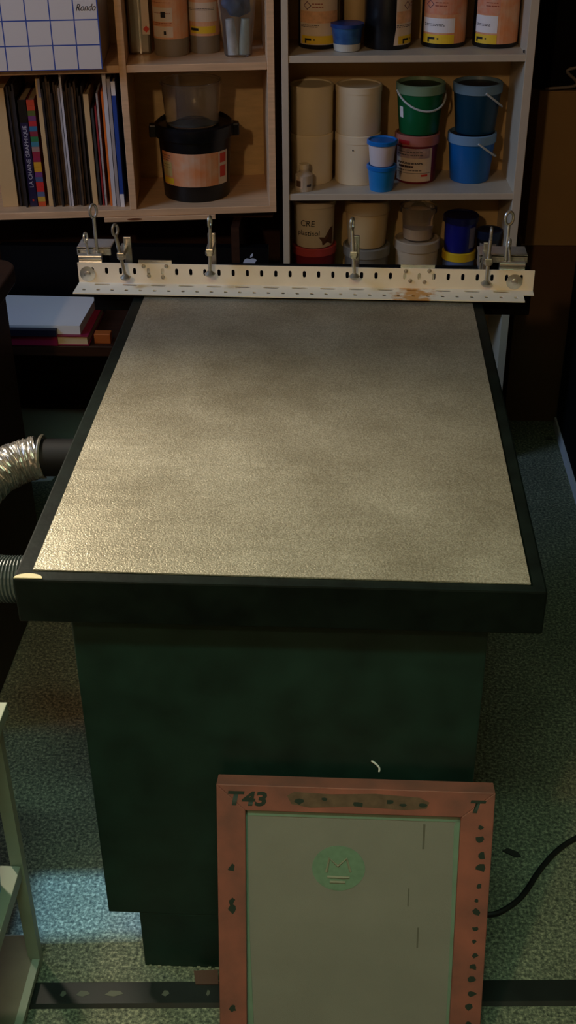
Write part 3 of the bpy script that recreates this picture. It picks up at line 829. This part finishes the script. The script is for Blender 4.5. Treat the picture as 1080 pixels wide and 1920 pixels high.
obj('print_lines', lines(rf, (0.113, 0.107, 0.101, 0.09, 0.083), -64, -44), grey_ink, lb)
# clear tub on it
u = thing('clear_tub', 'clear plastic tub standing on the large black bucket', 'tub', L(-0.199, 0.118, 0.8935), YL)
obj('wall', lathe([(0, 0.0), (0.063, 0.0), (0.066, 0.004), (0.073, 0.098), (0.076, 0.098), (0.076, 0.104), (0.071, 0.104), (0.0645, 0.005), (0, 0.004)], 44), clear, u, smooth=True)
obj('residue', lathe([(0, 0.0045), (0.0638, 0.0045), (0.064, 0.009), (0, 0.009)], 40), mat('teal_residue', (40, 62, 60), 0.5), u)

# bottles in the upper right compartment
u = thing('metal_can', 'plain metal solvent can at the left of the upper compartment', 'can', L(-0.312, 0.155, 1.0572), YL)
obj('body', B((-0.030, 0.022, -0.03, 0.03, 0.0, 0.165)), mat('grey_tin', (150, 146, 132), 0.35, 0.8, var=0.15, vscale=8), u, bevel=0.006)
obj('seam', B((-0.004, 0.000, -0.033, -0.03, 0.002, 0.163)), steel, u)
obj('cap', lathe([(0, 0.165), (0.012, 0.165), (0.012, 0.182), (0, 0.182)], 20), black_plastic, u)
lb = obj('label', B((0.004, 0.0215, -0.0306, -0.0298, 0.045, 0.15)), wlabel, u)
obj('hazard_square', prism([(0.0135 + .008 * a, 0.057 + .008 * b) for a, b in ((-1, 0), (0, -1), (1, 0), (0, 1))], -0.0312, -0.0304), red, lb)


def bottle(name, label, s, t, r, h, seed, rightorange=True):
    u = thing(name, label, 'bottle', L(s, t, 1.0572), YL)
    obj('body', lathe([(0, 0), (r * .96, 0), (r, 0.004), (r, h * .80), (r * .8, h * .9), (r * .35, h * .95), (r * .35, h), (0, h)], 36), mat('grey_translucent', (150, 138, 116), 0.3, trans=0.25), u, smooth=True)
    obj('cap', lathe([(0, h), (r * .42, h), (r * .42, h + .02), (0, h + .02)], 24), paper, u)
    f = rf_const(r)
    lb = obj('label', patch(f, 0.040, h * .78, -80, 80), orange, u)
    return u, f, lb


u, f, lb = bottle('labelled_bottle', 'wide bottle with a white and orange label beside the metal can', -0.240, 0.125, 0.0415, 0.20, 1)
obj('white_panel', patch(f, 0.078, 0.110, -70, 8, .001), wlabel, lb); obj('white_panel', patch(f, 0.044, 0.068, -70, 8, .001), wlabel, lb)
obj('dark_dot', patch(f, 0.088, 0.101, -30, -14, .0015, na=5), ink, lb)
obj('dark_tick', patch(f, 0.050, 0.058, -22, -14, .0015, na=3), ink, lb)
obj('print_lines', lines(f, (0.135, 0.128, 0.142, 0.12, 0.097, 0.075, 0.071), -68, 6, seed=4), mat('red_print', (150, 66, 40), 0.6), lb)
u, f, lb = bottle('pale_bottle', 'narrower bottle with pale label and yellow strip beside the clear cup', -0.160, 0.150, 0.0365, 0.195, 2)
obj('cream_panel', patch(f, 0.072, 0.115, -78, 55, .001), wlabel, lb)
obj('yellow_strip', patch(f, 0.046, 0.062, -60, 45, .001), yellow, lb)
obj('black_mark', patch(f, 0.052, 0.058, -56, -22, .0015, na=5), ink, lb)
obj('print_lines', lines(f, (0.098, 0.101, 0.128, 0.134), -70, 40, seed=6), grey_ink, lb)
u = thing('clear_cup', 'clear plastic cup holding blue rags and two tubes', 'cup', L(-0.082, 0.090, 1.0572), YL)
obj('wall', lathe([(0, 0), (0.030, 0), (0.033, 0.004), (0.047, 0.14), (0.045, 0.14), (0.031, 0.005), (0, 0.003)], 36), clear, u, smooth=True)
for nm, lab, a, b, m_ in (('white_tube', 'white paint tube standing in the clear cup', (-0.010, -0.010), (-0.018, -0.012), mat('white_tube', (206, 204, 196), 0.5, var=0.2, vscale=60)), ('pale_green_tube', 'pale green tube standing in the clear cup', (0.014, -0.006), (0.022, -0.006), mat('pale_green_tube', (176, 190, 180), 0.5, var=0.15, vscale=50))):
    w = L(-0.082, 0.090, 1.0572)
    o = obj(nm, tube([(w[0] + a[0], w[1] + a[1], w[2] + .006), (w[0] + b[0] * .9, w[1] + b[1], w[2] + .085)], .012, 14, rad=[.013, .010]), m_, smooth=True); tag(o, lab, 'tube')
w = L(-0.082, 0.094, 1.0572)
rg = bmesh.new(); bmesh.ops.create_icosphere(rg, subdivisions=3, radius=0.034)
for v in rg.verts: v.co = Vector((w[0], w[1], w[2] + .118)) + Vector((v.co.x * 1.0, v.co.y, v.co.z * .9)) * (1 + .16 * math.sin(v.co.x * 170) * math.cos(v.co.z * 150))
tag(obj('blue_rag', rg, mat('navy_rag', (34, 46, 70), 0.8, rgb2=(80, 96, 130), vscale=40), smooth=True), 'crumpled blue rag stuffed into the top of the clear cup', 'rag')

# ------------------------------------------------------------------ white bookcase (right)
wb = thing('white_bookcase', 'narrow white bookcase packed with ink tubs behind the table', 'bookcase', R(0, 0, 0), YR)
WD, DP = 0.583, 0.205
obj('side_panel', B((0, 0.016, 0, DP, 0, 1.72)), whitewood, wb, bevel=0.001)
obj('side_panel', B((WD - 0.020, WD, 0, DP, 0, 1.72)), whitewood, wb, bevel=0.001)
for z in (0.07, 0.436, 0.737, 1.060, 1.383):
    obj('shelf_board', B((0.016, WD - 0.020, 0.002, DP, z, z + 0.0158)), whitewood, wb, bevel=0.001)
obj('top_board', B((0, WD, 0, DP, 1.72, 1.738)), whitewood, wb, bevel=0.001)
obj('plinth', B((0.016, WD - 0.02, 0.01, 0.025, 0, 0.07)), whitewood, wb)
obj('back_panel', B((0.0, WD, DP, DP + 0.004, 0.0, 1.72)), cream_back, wb)
obj('shelf_peg', lathe([(0, 0), (0.0035, 0), (0.0035, 0.003), (0, 0.003)], 10), ink, wb, loc=(WD - 0.022, 0.012, 1.081)).rotation_euler = (0, -PI / 2, 0)


def ptub(name, label, cat, s, t, z, r0, r1, h, bodym, lidm=None, lid_h=0.012, lid_r=None, group=None, rim=None, rz=0.0, floor_lid=False):
    u = thing(name, label, cat, R(s, t, z), YR + rz, group)
    hb_ = h - lid_h if lidm else h
    obj('body', lathe([(0, 0), (r0 * .97, 0), (r0, 0.003), (r1, hb_), (0, hb_)], 40), bodym, u, smooth=True)
    if lidm:
        lr = lid_r or r1 + .003
        prof = [(0, hb_ + .0002), (lr, hb_ + .0002), (lr, h - .002), (lr - .002, h), (lr - .005, h), (lr - .007, h - .003), (0, h - .003)]
        if floor_lid: prof = [(0, hb_), (lr, hb_), (lr, h - .002), (lr - .002, h), (lr - .005, h), (lr - .008, hb_ + .004), (0, hb_ + .004)]
        obj('lid', lathe(prof, 40), lidm, u, smooth=True)
    return u, cone(r0, r1, 0, hb_)


def bail(u, r, z, a0, dip, m_, th=0.0026):
    pts = []
    for k in range(25):
        q = k / 24; a = math.radians(a0 + 180 * q)
        rr = r + .004
        pts.append((rr * math.sin(a), -rr * math.cos(a), z - dip * math.sin(PI * q)))
    obj('bail', tube(pts, th, 8), m_, u, smooth=True)


S1 = 1.0762
bjar = black_plastic
jars = [(0.088, 0.120, 0.049, 'black ink jar with cream label at the left end of the top bookcase shelf', -62, 58, 0),
        (0.250, 0.112, 0.055, 'black ink jar with its label turned to the right side', 12, 80, 14),
        (0.384, 0.128, 0.053, 'black ink jar with diamond emblem and orange label edge', -66, 70, 0),
        (0.506, 0.120, 0.053, 'black ink jar with wide orange label at the right end of the top shelf', -66, 72, 0)]
for i, (s, t, r, lab, a0, a1, sk) in enumerate(jars):
    u, f = ptub('ink_jar', lab, 'jar', s, t, S1, r, r, 0.155, bjar, bjar, 0.028, r + .002, 'black ink jars on the top bookcase shelf')
    z0, z1 = 0.010, 0.112
    lb = obj('label', patch(f, z0, z1, a0, a1, .0006, skew=(sk if i == 1 else 0)), wlabel if i < 2 else orange, u)
    if i >= 2:
        obj('white_panel', patch(f, 0.034, 0.066 if i == 2 else .072, a0, 22 if i == 2 else -4, .001), paper, lb)
        obj('upper_print', patch(f, 0.074, z1, a0, 40 if i == 2 else 0, .0009), mat('pink_print', (206, 160, 130), 0.5, rgb2=(216, 130, 90), vscale=60), lb)
        obj('yellow_strip', patch(f, z0, 0.030, a0, 22 if i == 2 else -4, .001), yellow, lb)
    else:
        obj('orange_band', patch(f, 0.058, 0.084, a0 + (6 if i else 0), a1, .001), mat('orange_band', (216, 168, 124), 0.5, var=.15, vscale=80), lb)
        obj('yellow_strip', patch(f, z0 + .002, 0.030, (a0 + 12 if i else a0 + 8), a1 - 4, .001), yellow, lb)
    # diamond emblem: four thin bars
    ac = {0: -34, 1: 48, 2: -44, 3: -50}[i]
    if i != 3:
        dm = bmesh.new()
        for q in range(4):
            p0 = ((1, 0), (0, 1), (-1, 0), (0, -1))[q]; p1 = ((0, 1), (-1, 0), (0, -1), (1, 0))[q]
            bmq = []
            for w_ in (1.0, 0.78):
                for p in (p0, p1):
                    a = math.radians(ac) + p[0] * .0105 * w_ / r; z = 0.096 + p[1] * .0095 * w_; rr = r + .0016
                    bmq.append(dm.verts.new((rr * math.sin(a), -rr * math.cos(a), z)))
            dm.faces.new((bmq[0], bmq[1], bmq[3], bmq[2]))
        obj('diamond_emblem', dm, mat('brown_emblem', (96, 56, 70), 0.6), lb)
    obj('red_print', lines(f, (0.092, 0.099), ac + 14, min(ac + 46, a1), .002, seed=i), mat('red_print', (150, 66, 40), 0.6), lb)
    obj('print_lines', lines(f, (0.0525, 0.049), a0 + 6, (a0 + 62 if i < 3 else a0 + 44), .0014, seed=i + 9), grey_ink, lb)
    am = {0: -42, 1: 36, 2: -48, 3: -60}[i]
    pm_ = bmesh.new()
    patch(f, 0.019, 0.024, am, am + 20, .0016, pm_, na=4); patch(f, 0.013, 0.020, am, am + 5, .0016, pm_, na=2); patch(f, 0.0195, 0.023, am + 26, am + 30, .0016, pm_, na=2)
    obj('black_pictogram', pm_, ink, lb)
u = thing('paint_cup', 'translucent cup of blue paint with blue lid between the ink jars', 'cup', R(0.153, 0.066, S1), YR)
obj('body', lathe([(0, 0), (0.029, 0), (0.030, 0.003), (0.0365, 0.052), (0, 0.052)], 36), [mat('blue_paint_film', (52, 100, 150), 0.4, rgb2=(30, 66, 120), vscale=40)], u, smooth=True)
obj('white_foot', patch(cone(.030, .0365, .003, .052), 0.001, 0.017, -179, 179, .0006, na=36), mat('frosted_white', (190, 190, 176), 0.5), u)
obj('lid', lathe([(0, 0.052), (0.039, 0.052), (0.039, 0.060), (0, 0.062)], 36), mat('dark_blue_lid', (20, 58, 120), 0.4), u, smooth=True)
ptub('beige_tub', 'beige tub standing behind the blue paint cup', 'tub', 0.176, 0.169, S1, 0.030, 0.030, 0.14, mat('beige_plastic', (196, 170, 120), 0.5), mat('beige_plastic', (196, 170, 120), 0.5), .015)

S2 = 0.7532
wt = mat('white_tub_plastic', (228, 214, 178), 0.5, var=0.03, vscale=14)
for s, t, nm in ((0.071, 0.128, 'left'), (0.186, 0.122, 'right')):
    r = 0.0525 if nm == 'left' else 0.0555
    u, f = ptub('white_tub', 'white lidded tub, lower one of the %s stack' % ('far left' if nm == 'left' else 'second'), 'tub', s, t, S2, r, r, 0.121, wt, wt, 0.020, r + .0015, 'white tubs on the middle shelf')
    if nm == 'right': obj('dark_speck', lathe([(0, 0), (0.002, 0), (0, 0.001)], 8), ink, u, loc=(-0.014, -r - 0.0008, 0.088)).rotation_euler = (PI / 2, 0, 0)
    ptub('white_tub', 'white lidded tub, upper one of the %s stack' % ('far left' if nm == 'left' else 'second'), 'tub', s, t, S2 + 0.1212, r, r, 0.114, wt, wt, 0.016, r + .0015, 'white tubs on the middle shelf')
u = thing('small_bottle', 'tiny glass bottle with a paper label at the left shelf edge', 'bottle', R(0.052, 0.040, S2), YR)
obj('body', lathe([(0, 0), (0.021, 0), (0.0215, 0.003), (0.0215, 0.038), (0.012, 0.046), (0.011, 0.052), (0, 0.052)], 28), milky, u, smooth=True)
obj('cap', lathe([(0, 0.052), (0.0125, 0.052), (0.0125, 0.064), (0, 0.065)], 24), wt, u, smooth=True)
lb = obj('label', patch(rf_const(.0215), 0.008, 0.034, -60, -8), wlabel, u)
obj('dark_print', patch(rf_const(.0215), 0.012, 0.027, -56, -22, .001, na=4), mat('brown_print', (92, 66, 48), .6), lb)
obj('dark_swirl', patch(rf_const(.0215), 0.012, 0.018, 18, 50, .001, na=4), grey_ink, u)
skyb = mat('cyan_blue_plastic', (28, 126, 196), 0.4)
skyl = mat('cyan_blue_lid', (14, 110, 190), 0.35)
ptub('blue_cup', 'small blue cup under the white cup on the middle shelf', 'cup', 0.243, 0.042, S2, 0.029, 0.0345, 0.062, skyb, skyl, .010, .0375)
ptub('white_cup', 'small white cup with blue lid standing on the blue cup', 'cup', 0.242, 0.042, S2 + .0622, 0.029, 0.0335, 0.060, mat('white_cup_plastic', (214, 206, 206), 0.4), skyl, .010, .0375)
# buckets
rim_m = mat('frosted_rim', (150, 164, 168), 0.4)
u, f = ptub('red_lid_tub', 'white labelled tub with red translucent lid under the green bucket', 'tub', 0.334, 0.128, S2, 0.0495, 0.0515, 0.118, mat('dark_red_plastic', (110, 24, 34), 0.4), mat('rosy_lid', (170, 104, 90), 0.4), 0.024, 0.056)
lb = obj('label', patch(f, 0.006, 0.088, -75, 42), wlabel, u)
obj('band', patch(f, 0.064, 0.088, -75, 34, .001), mat('grey_blue_band', (150, 130, 138), 0.6, rgb2=(186, 160, 150), vscale=90), lb)
obj('print_lines', lines(f, (0.052, 0.0495, 0.078, 0.071, 0.033), -66, 14, .0022, seed=3), grey_ink, lb)
obj('bold_print', lines(f, (0.041, 0.0405), -60, -12, .005, seed=8), mat('bold_ink', (60, 36, 40), .6), lb)
obj('rule', patch(f, 0.0265, 0.0277, -70, 38, .001), grey_ink, lb)
obj('red_mark', patch(f, 0.019, 0.024, 10, 30, .0012, na=4), red, lb)
obj('lid_smear', patch(rf_const(.0562), 0.098, 0.108, -58, -24, .0006), mat('red_smear', (170, 30, 36), .5), u)
def bucket(name, label, s, t, z, col, colr, a0, dip, h=0.118, r0=0.049, r1=0.0575):
    u, f = ptub(name, label, 'bucket', s, t, z, r0, r1, h, mat(name + '_plastic', col, 0.35), mat(name + '_rim', colr, 0.4), 0.022, r1 + .003, floor_lid=True)
    obj('lid_top', lathe([(0, h - .008), (r1 - .006, h - .008), (r1 - .006, h - .007), (0, h - .007)], 36), mat(name + '_lid_top', tuple(int(v * .45) for v in col), 0.4), u)
    bail(u, r1, h - 0.016, a0, dip, mat('frosted_bail', (190, 196, 192), 0.35))
    return u, f
u, f = bucket('green_bucket', 'green paint bucket with drooping handle on the red-lidded tub', 0.337, 0.132, S2 + .1185, (12, 96, 52), (120, 150, 120), -72, 0.042)
obj('sticker', patch(f, 0.040, 0.066, -66, -52, .001, na=4), paper, u)
bucket('teal_bucket', 'dark teal paint bucket standing on the bright blue bucket', 0.476, 0.131, S2 + .1185, (10, 52, 72), (104, 132, 146), 12, 0.045)
bucket('blue_bucket', 'bright blue paint bucket below the teal one', 0.470, 0.128, S2, (14, 92, 160), (110, 146, 176), 8, 0.045)

# lower shelf: lower row stands on the hidden board, upper row on it
S3 = 0.452
dz = 0.128
tubm = mat('cream_tub', (212, 196, 166), 0.5, var=.05)
u, f = ptub('red_tub', 'red tub at the left of the lowest visible shelf, under the handwritten tub', 'tub', 0.078, 0.110, S3, 0.052, 0.055, 0.142, mat('dark_red_plastic', (110, 24, 34), 0.4), mat('red_rim', (176, 66, 64), 0.4), .020, .058)
u, f = ptub('handwritten_tub', 'cream tub with handwriting and a brown patch, on the red tub', 'tub', 0.078, 0.110, S3 + .1422, 0.050, 0.053, 0.118, tubm, tubm, .014)
bm = wrap(text_bm('CRE', 0.022, .1), f, 0.058, -42); obj('handwriting', bm, ink, u)
bm = wrap(text_bm('plastisol', 0.019, .1), f, 0.034, -52); obj('handwriting', bm, ink, u)
pb = bmesh.new()
pts = [(12, .030), (30, .026), (50, .050), (62, .052), (60, .006), (24, .008), (22, .018)]
pbv = []
for a, z in pts:
    r = f(z) + .001; a = math.radians(a); pbv.append(pb.verts.new((r * math.sin(a) * 1.004, -r * math.cos(a) * 1.004, z)))
cc = pb.verts.new(((f(.02) + .003) * math.sin(math.radians(40)), -(f(.02) + .003) * math.cos(math.radians(40)), .026))
for k in range(len(pts)): pb.faces.new((pbv[k], pbv[(k + 1) % len(pts)], cc))
obj('brown_patch', pb, mat('brown_paper', (84, 50, 26), .8), u)
u, f = ptub('grey_tub', 'grey tub under the translucent cream tub', 'tub', 0.214, 0.108, S3, 0.054, 0.057, 0.140, mat('grey_plastic', (110, 104, 92), .5), mat('grey_lid', (128, 122, 108), .45), .024, .061)
u, f = ptub('cream_tub', 'translucent cream tub standing on the grey tub', 'tub', 0.214, 0.108, S3 + .1402, 0.048, 0.055, 0.122, mat('cream_translucent', (216, 184, 128), .45, trans=.1), mat('cream_rim', (178, 152, 108), .45), .034, .058)
u, f = ptub('pale_tub', 'pale lidded tub under the clear jar', 'tub', 0.345, 0.110, S3, 0.053, 0.055, 0.154, mat('pale_plastic', (190, 168, 136), .5), mat('pale_lid', (178, 158, 130), .45), .024, .059)
u = thing('clear_jar', 'clear screw-top jar half full of cream powder', 'jar', R(0.345, 0.108, S3 + .1545), YR)
obj('glass', lathe([(0, 0), (0.036, 0), (0.038, 0.004), (0.042, 0.068), (0.047, 0.070), (0.047, 0.086), (0, 0.087)], 36), clear, u, smooth=True)
obj('powder', lathe([(0, 0.003), (0.0345, 0.003), (0.0365, 0.030), (0, 0.032)], 32), mat('cream_powder', (222, 186, 140), .8), u)
u, f = ptub('yellow_tub', 'yellow-rimmed tub under the dark blue tub', 'tub', 0.455, 0.112, S3, 0.040, 0.041, 0.122, mat('pale_blue_body', (90, 104, 140), .5), mat('yellow_lid', (214, 176, 30), .4), .022, .0435)
u, f = ptub('dark_blue_tub', 'dark blue lidded tub on the yellow-rimmed tub', 'tub', 0.455, 0.112, S3 + .1222, 0.039, 0.041, 0.092, mat('deep_blue_plastic', (20, 24, 110), .35), mat('deep_blue_lid', (14, 16, 60), .35), .016, .0455)
obj('label', patch(f, 0.012, 0.066, 30, 62), mat('grey_label', (110, 106, 120), .6), u)
u, f = ptub('flat_dark_tub', 'dark tub at the right end of the lowest visible shelf', 'tub', 0.538, 0.104, S3, 0.0235, 0.0235, 0.100, mat('navy_plastic', (18, 30, 50), .4), mat('navy_lid', (12, 22, 44), .35), .02)
for o in u.children: o.scale = (1, 1, 1)
u, f = ptub('ink_pot', 'small dark ink pot with grey label on the rightmost dark tub', 'pot', 0.529, 0.100, S3 + .1002, 0.030, 0.031, 0.078, black_plastic, mat('navy_lid', (12, 22, 44), .35), .020, .0335)
obj('label', patch(f, 0.016, 0.048, -55, 30), mat('grey_label2', (120, 110, 96), .6), u)

# ------------------------------------------------------------------ right side: cartons, black case, black cabinet
cart = mat('brown_carton', (142, 112, 66), 0.8, var=0.06, vscale=8)
def carton(name, label, x0, x1, y0, y1, z0, z1):
    t = thing(name, label, 'carton', ((x0 + x1) / 2, (y0 + y1) / 2, z0))
    w, d, h = (x1 - x0) / 2, (y1 - y0) / 2, z1 - z0
    cm = cart if z0 > 0 else mat('shaded_carton', (84, 56, 30), 0.85, var=0.06, vscale=8)  # shade on the lower carton is put into a darker brown
    obj('box', B((-w, w, -d, d, 0, h - 0.003)), cm, t, bevel=0.002)
    obj('flap', B((-w, w, -d, -0.001, h - 0.003, h)), cart, t); obj('flap', B((-w, w, 0.001, d, h - 0.003, h)), cart, t)
    obj('tape', B((-w - .0005, w + .0005, -0.025, 0.025, h, h + .0006)), mat('parcel_tape', (170, 120, 60), .3), t)
carton('carton', 'lower brown carton on the floor right of the white bookcase', 0.46, 0.86, 3.16, 3.40, 0.0, 0.538)
carton('carton', 'upper brown carton supporting the black case', 0.468, 0.84, 3.15, 3.40, 0.5386, 0.942)
ca = thing('black_case', 'black equipment case on top of the cartons', 'case', (0.62, 3.27, 0.943))
obj('shell', B((-0.17, 0.24, -0.115, 0.11, 0, 0.50)), black_matt, ca, bevel=0.008)
obj('latch', B((-0.02, 0.02, -0.119, -0.114, 0.22, 0.27), (0.10, 0.14, -0.119, -0.114, 0.22, 0.27)), black_plastic, ca)
tag(obj('loose_string', tube(spline([(0.62, 3.140, 1.035), (0.565, 3.142, 1.005), (0.530, 3.144, 0.992), (0.555, 3.146, 0.968), (0.552, 3.147, 0.955), (0.50, 3.148, 0.949), (0.48, 3.147, 0.948)], 6), 0.004, 8), mat('grey_cord', (110, 100, 88), 0.6), smooth=True), 'pale string zigzagging in front of the black case', 'string')
bc = thing('black_cabinet', 'tall black cabinet with pale floor strip at the right edge', 'cabinet', (0.90, 2.60, 0))
obj('carcass', B((-0.295, 0.3, -0.60, 0.525, 0.03, 1.60)), black_matt, bc, bevel=0.003)
obj('floor_strip', B((-0.300, 0.3, -0.62, 0.530, 0.0, 0.03)), mat('pale_strip', (190, 190, 196), 0.5), bc)
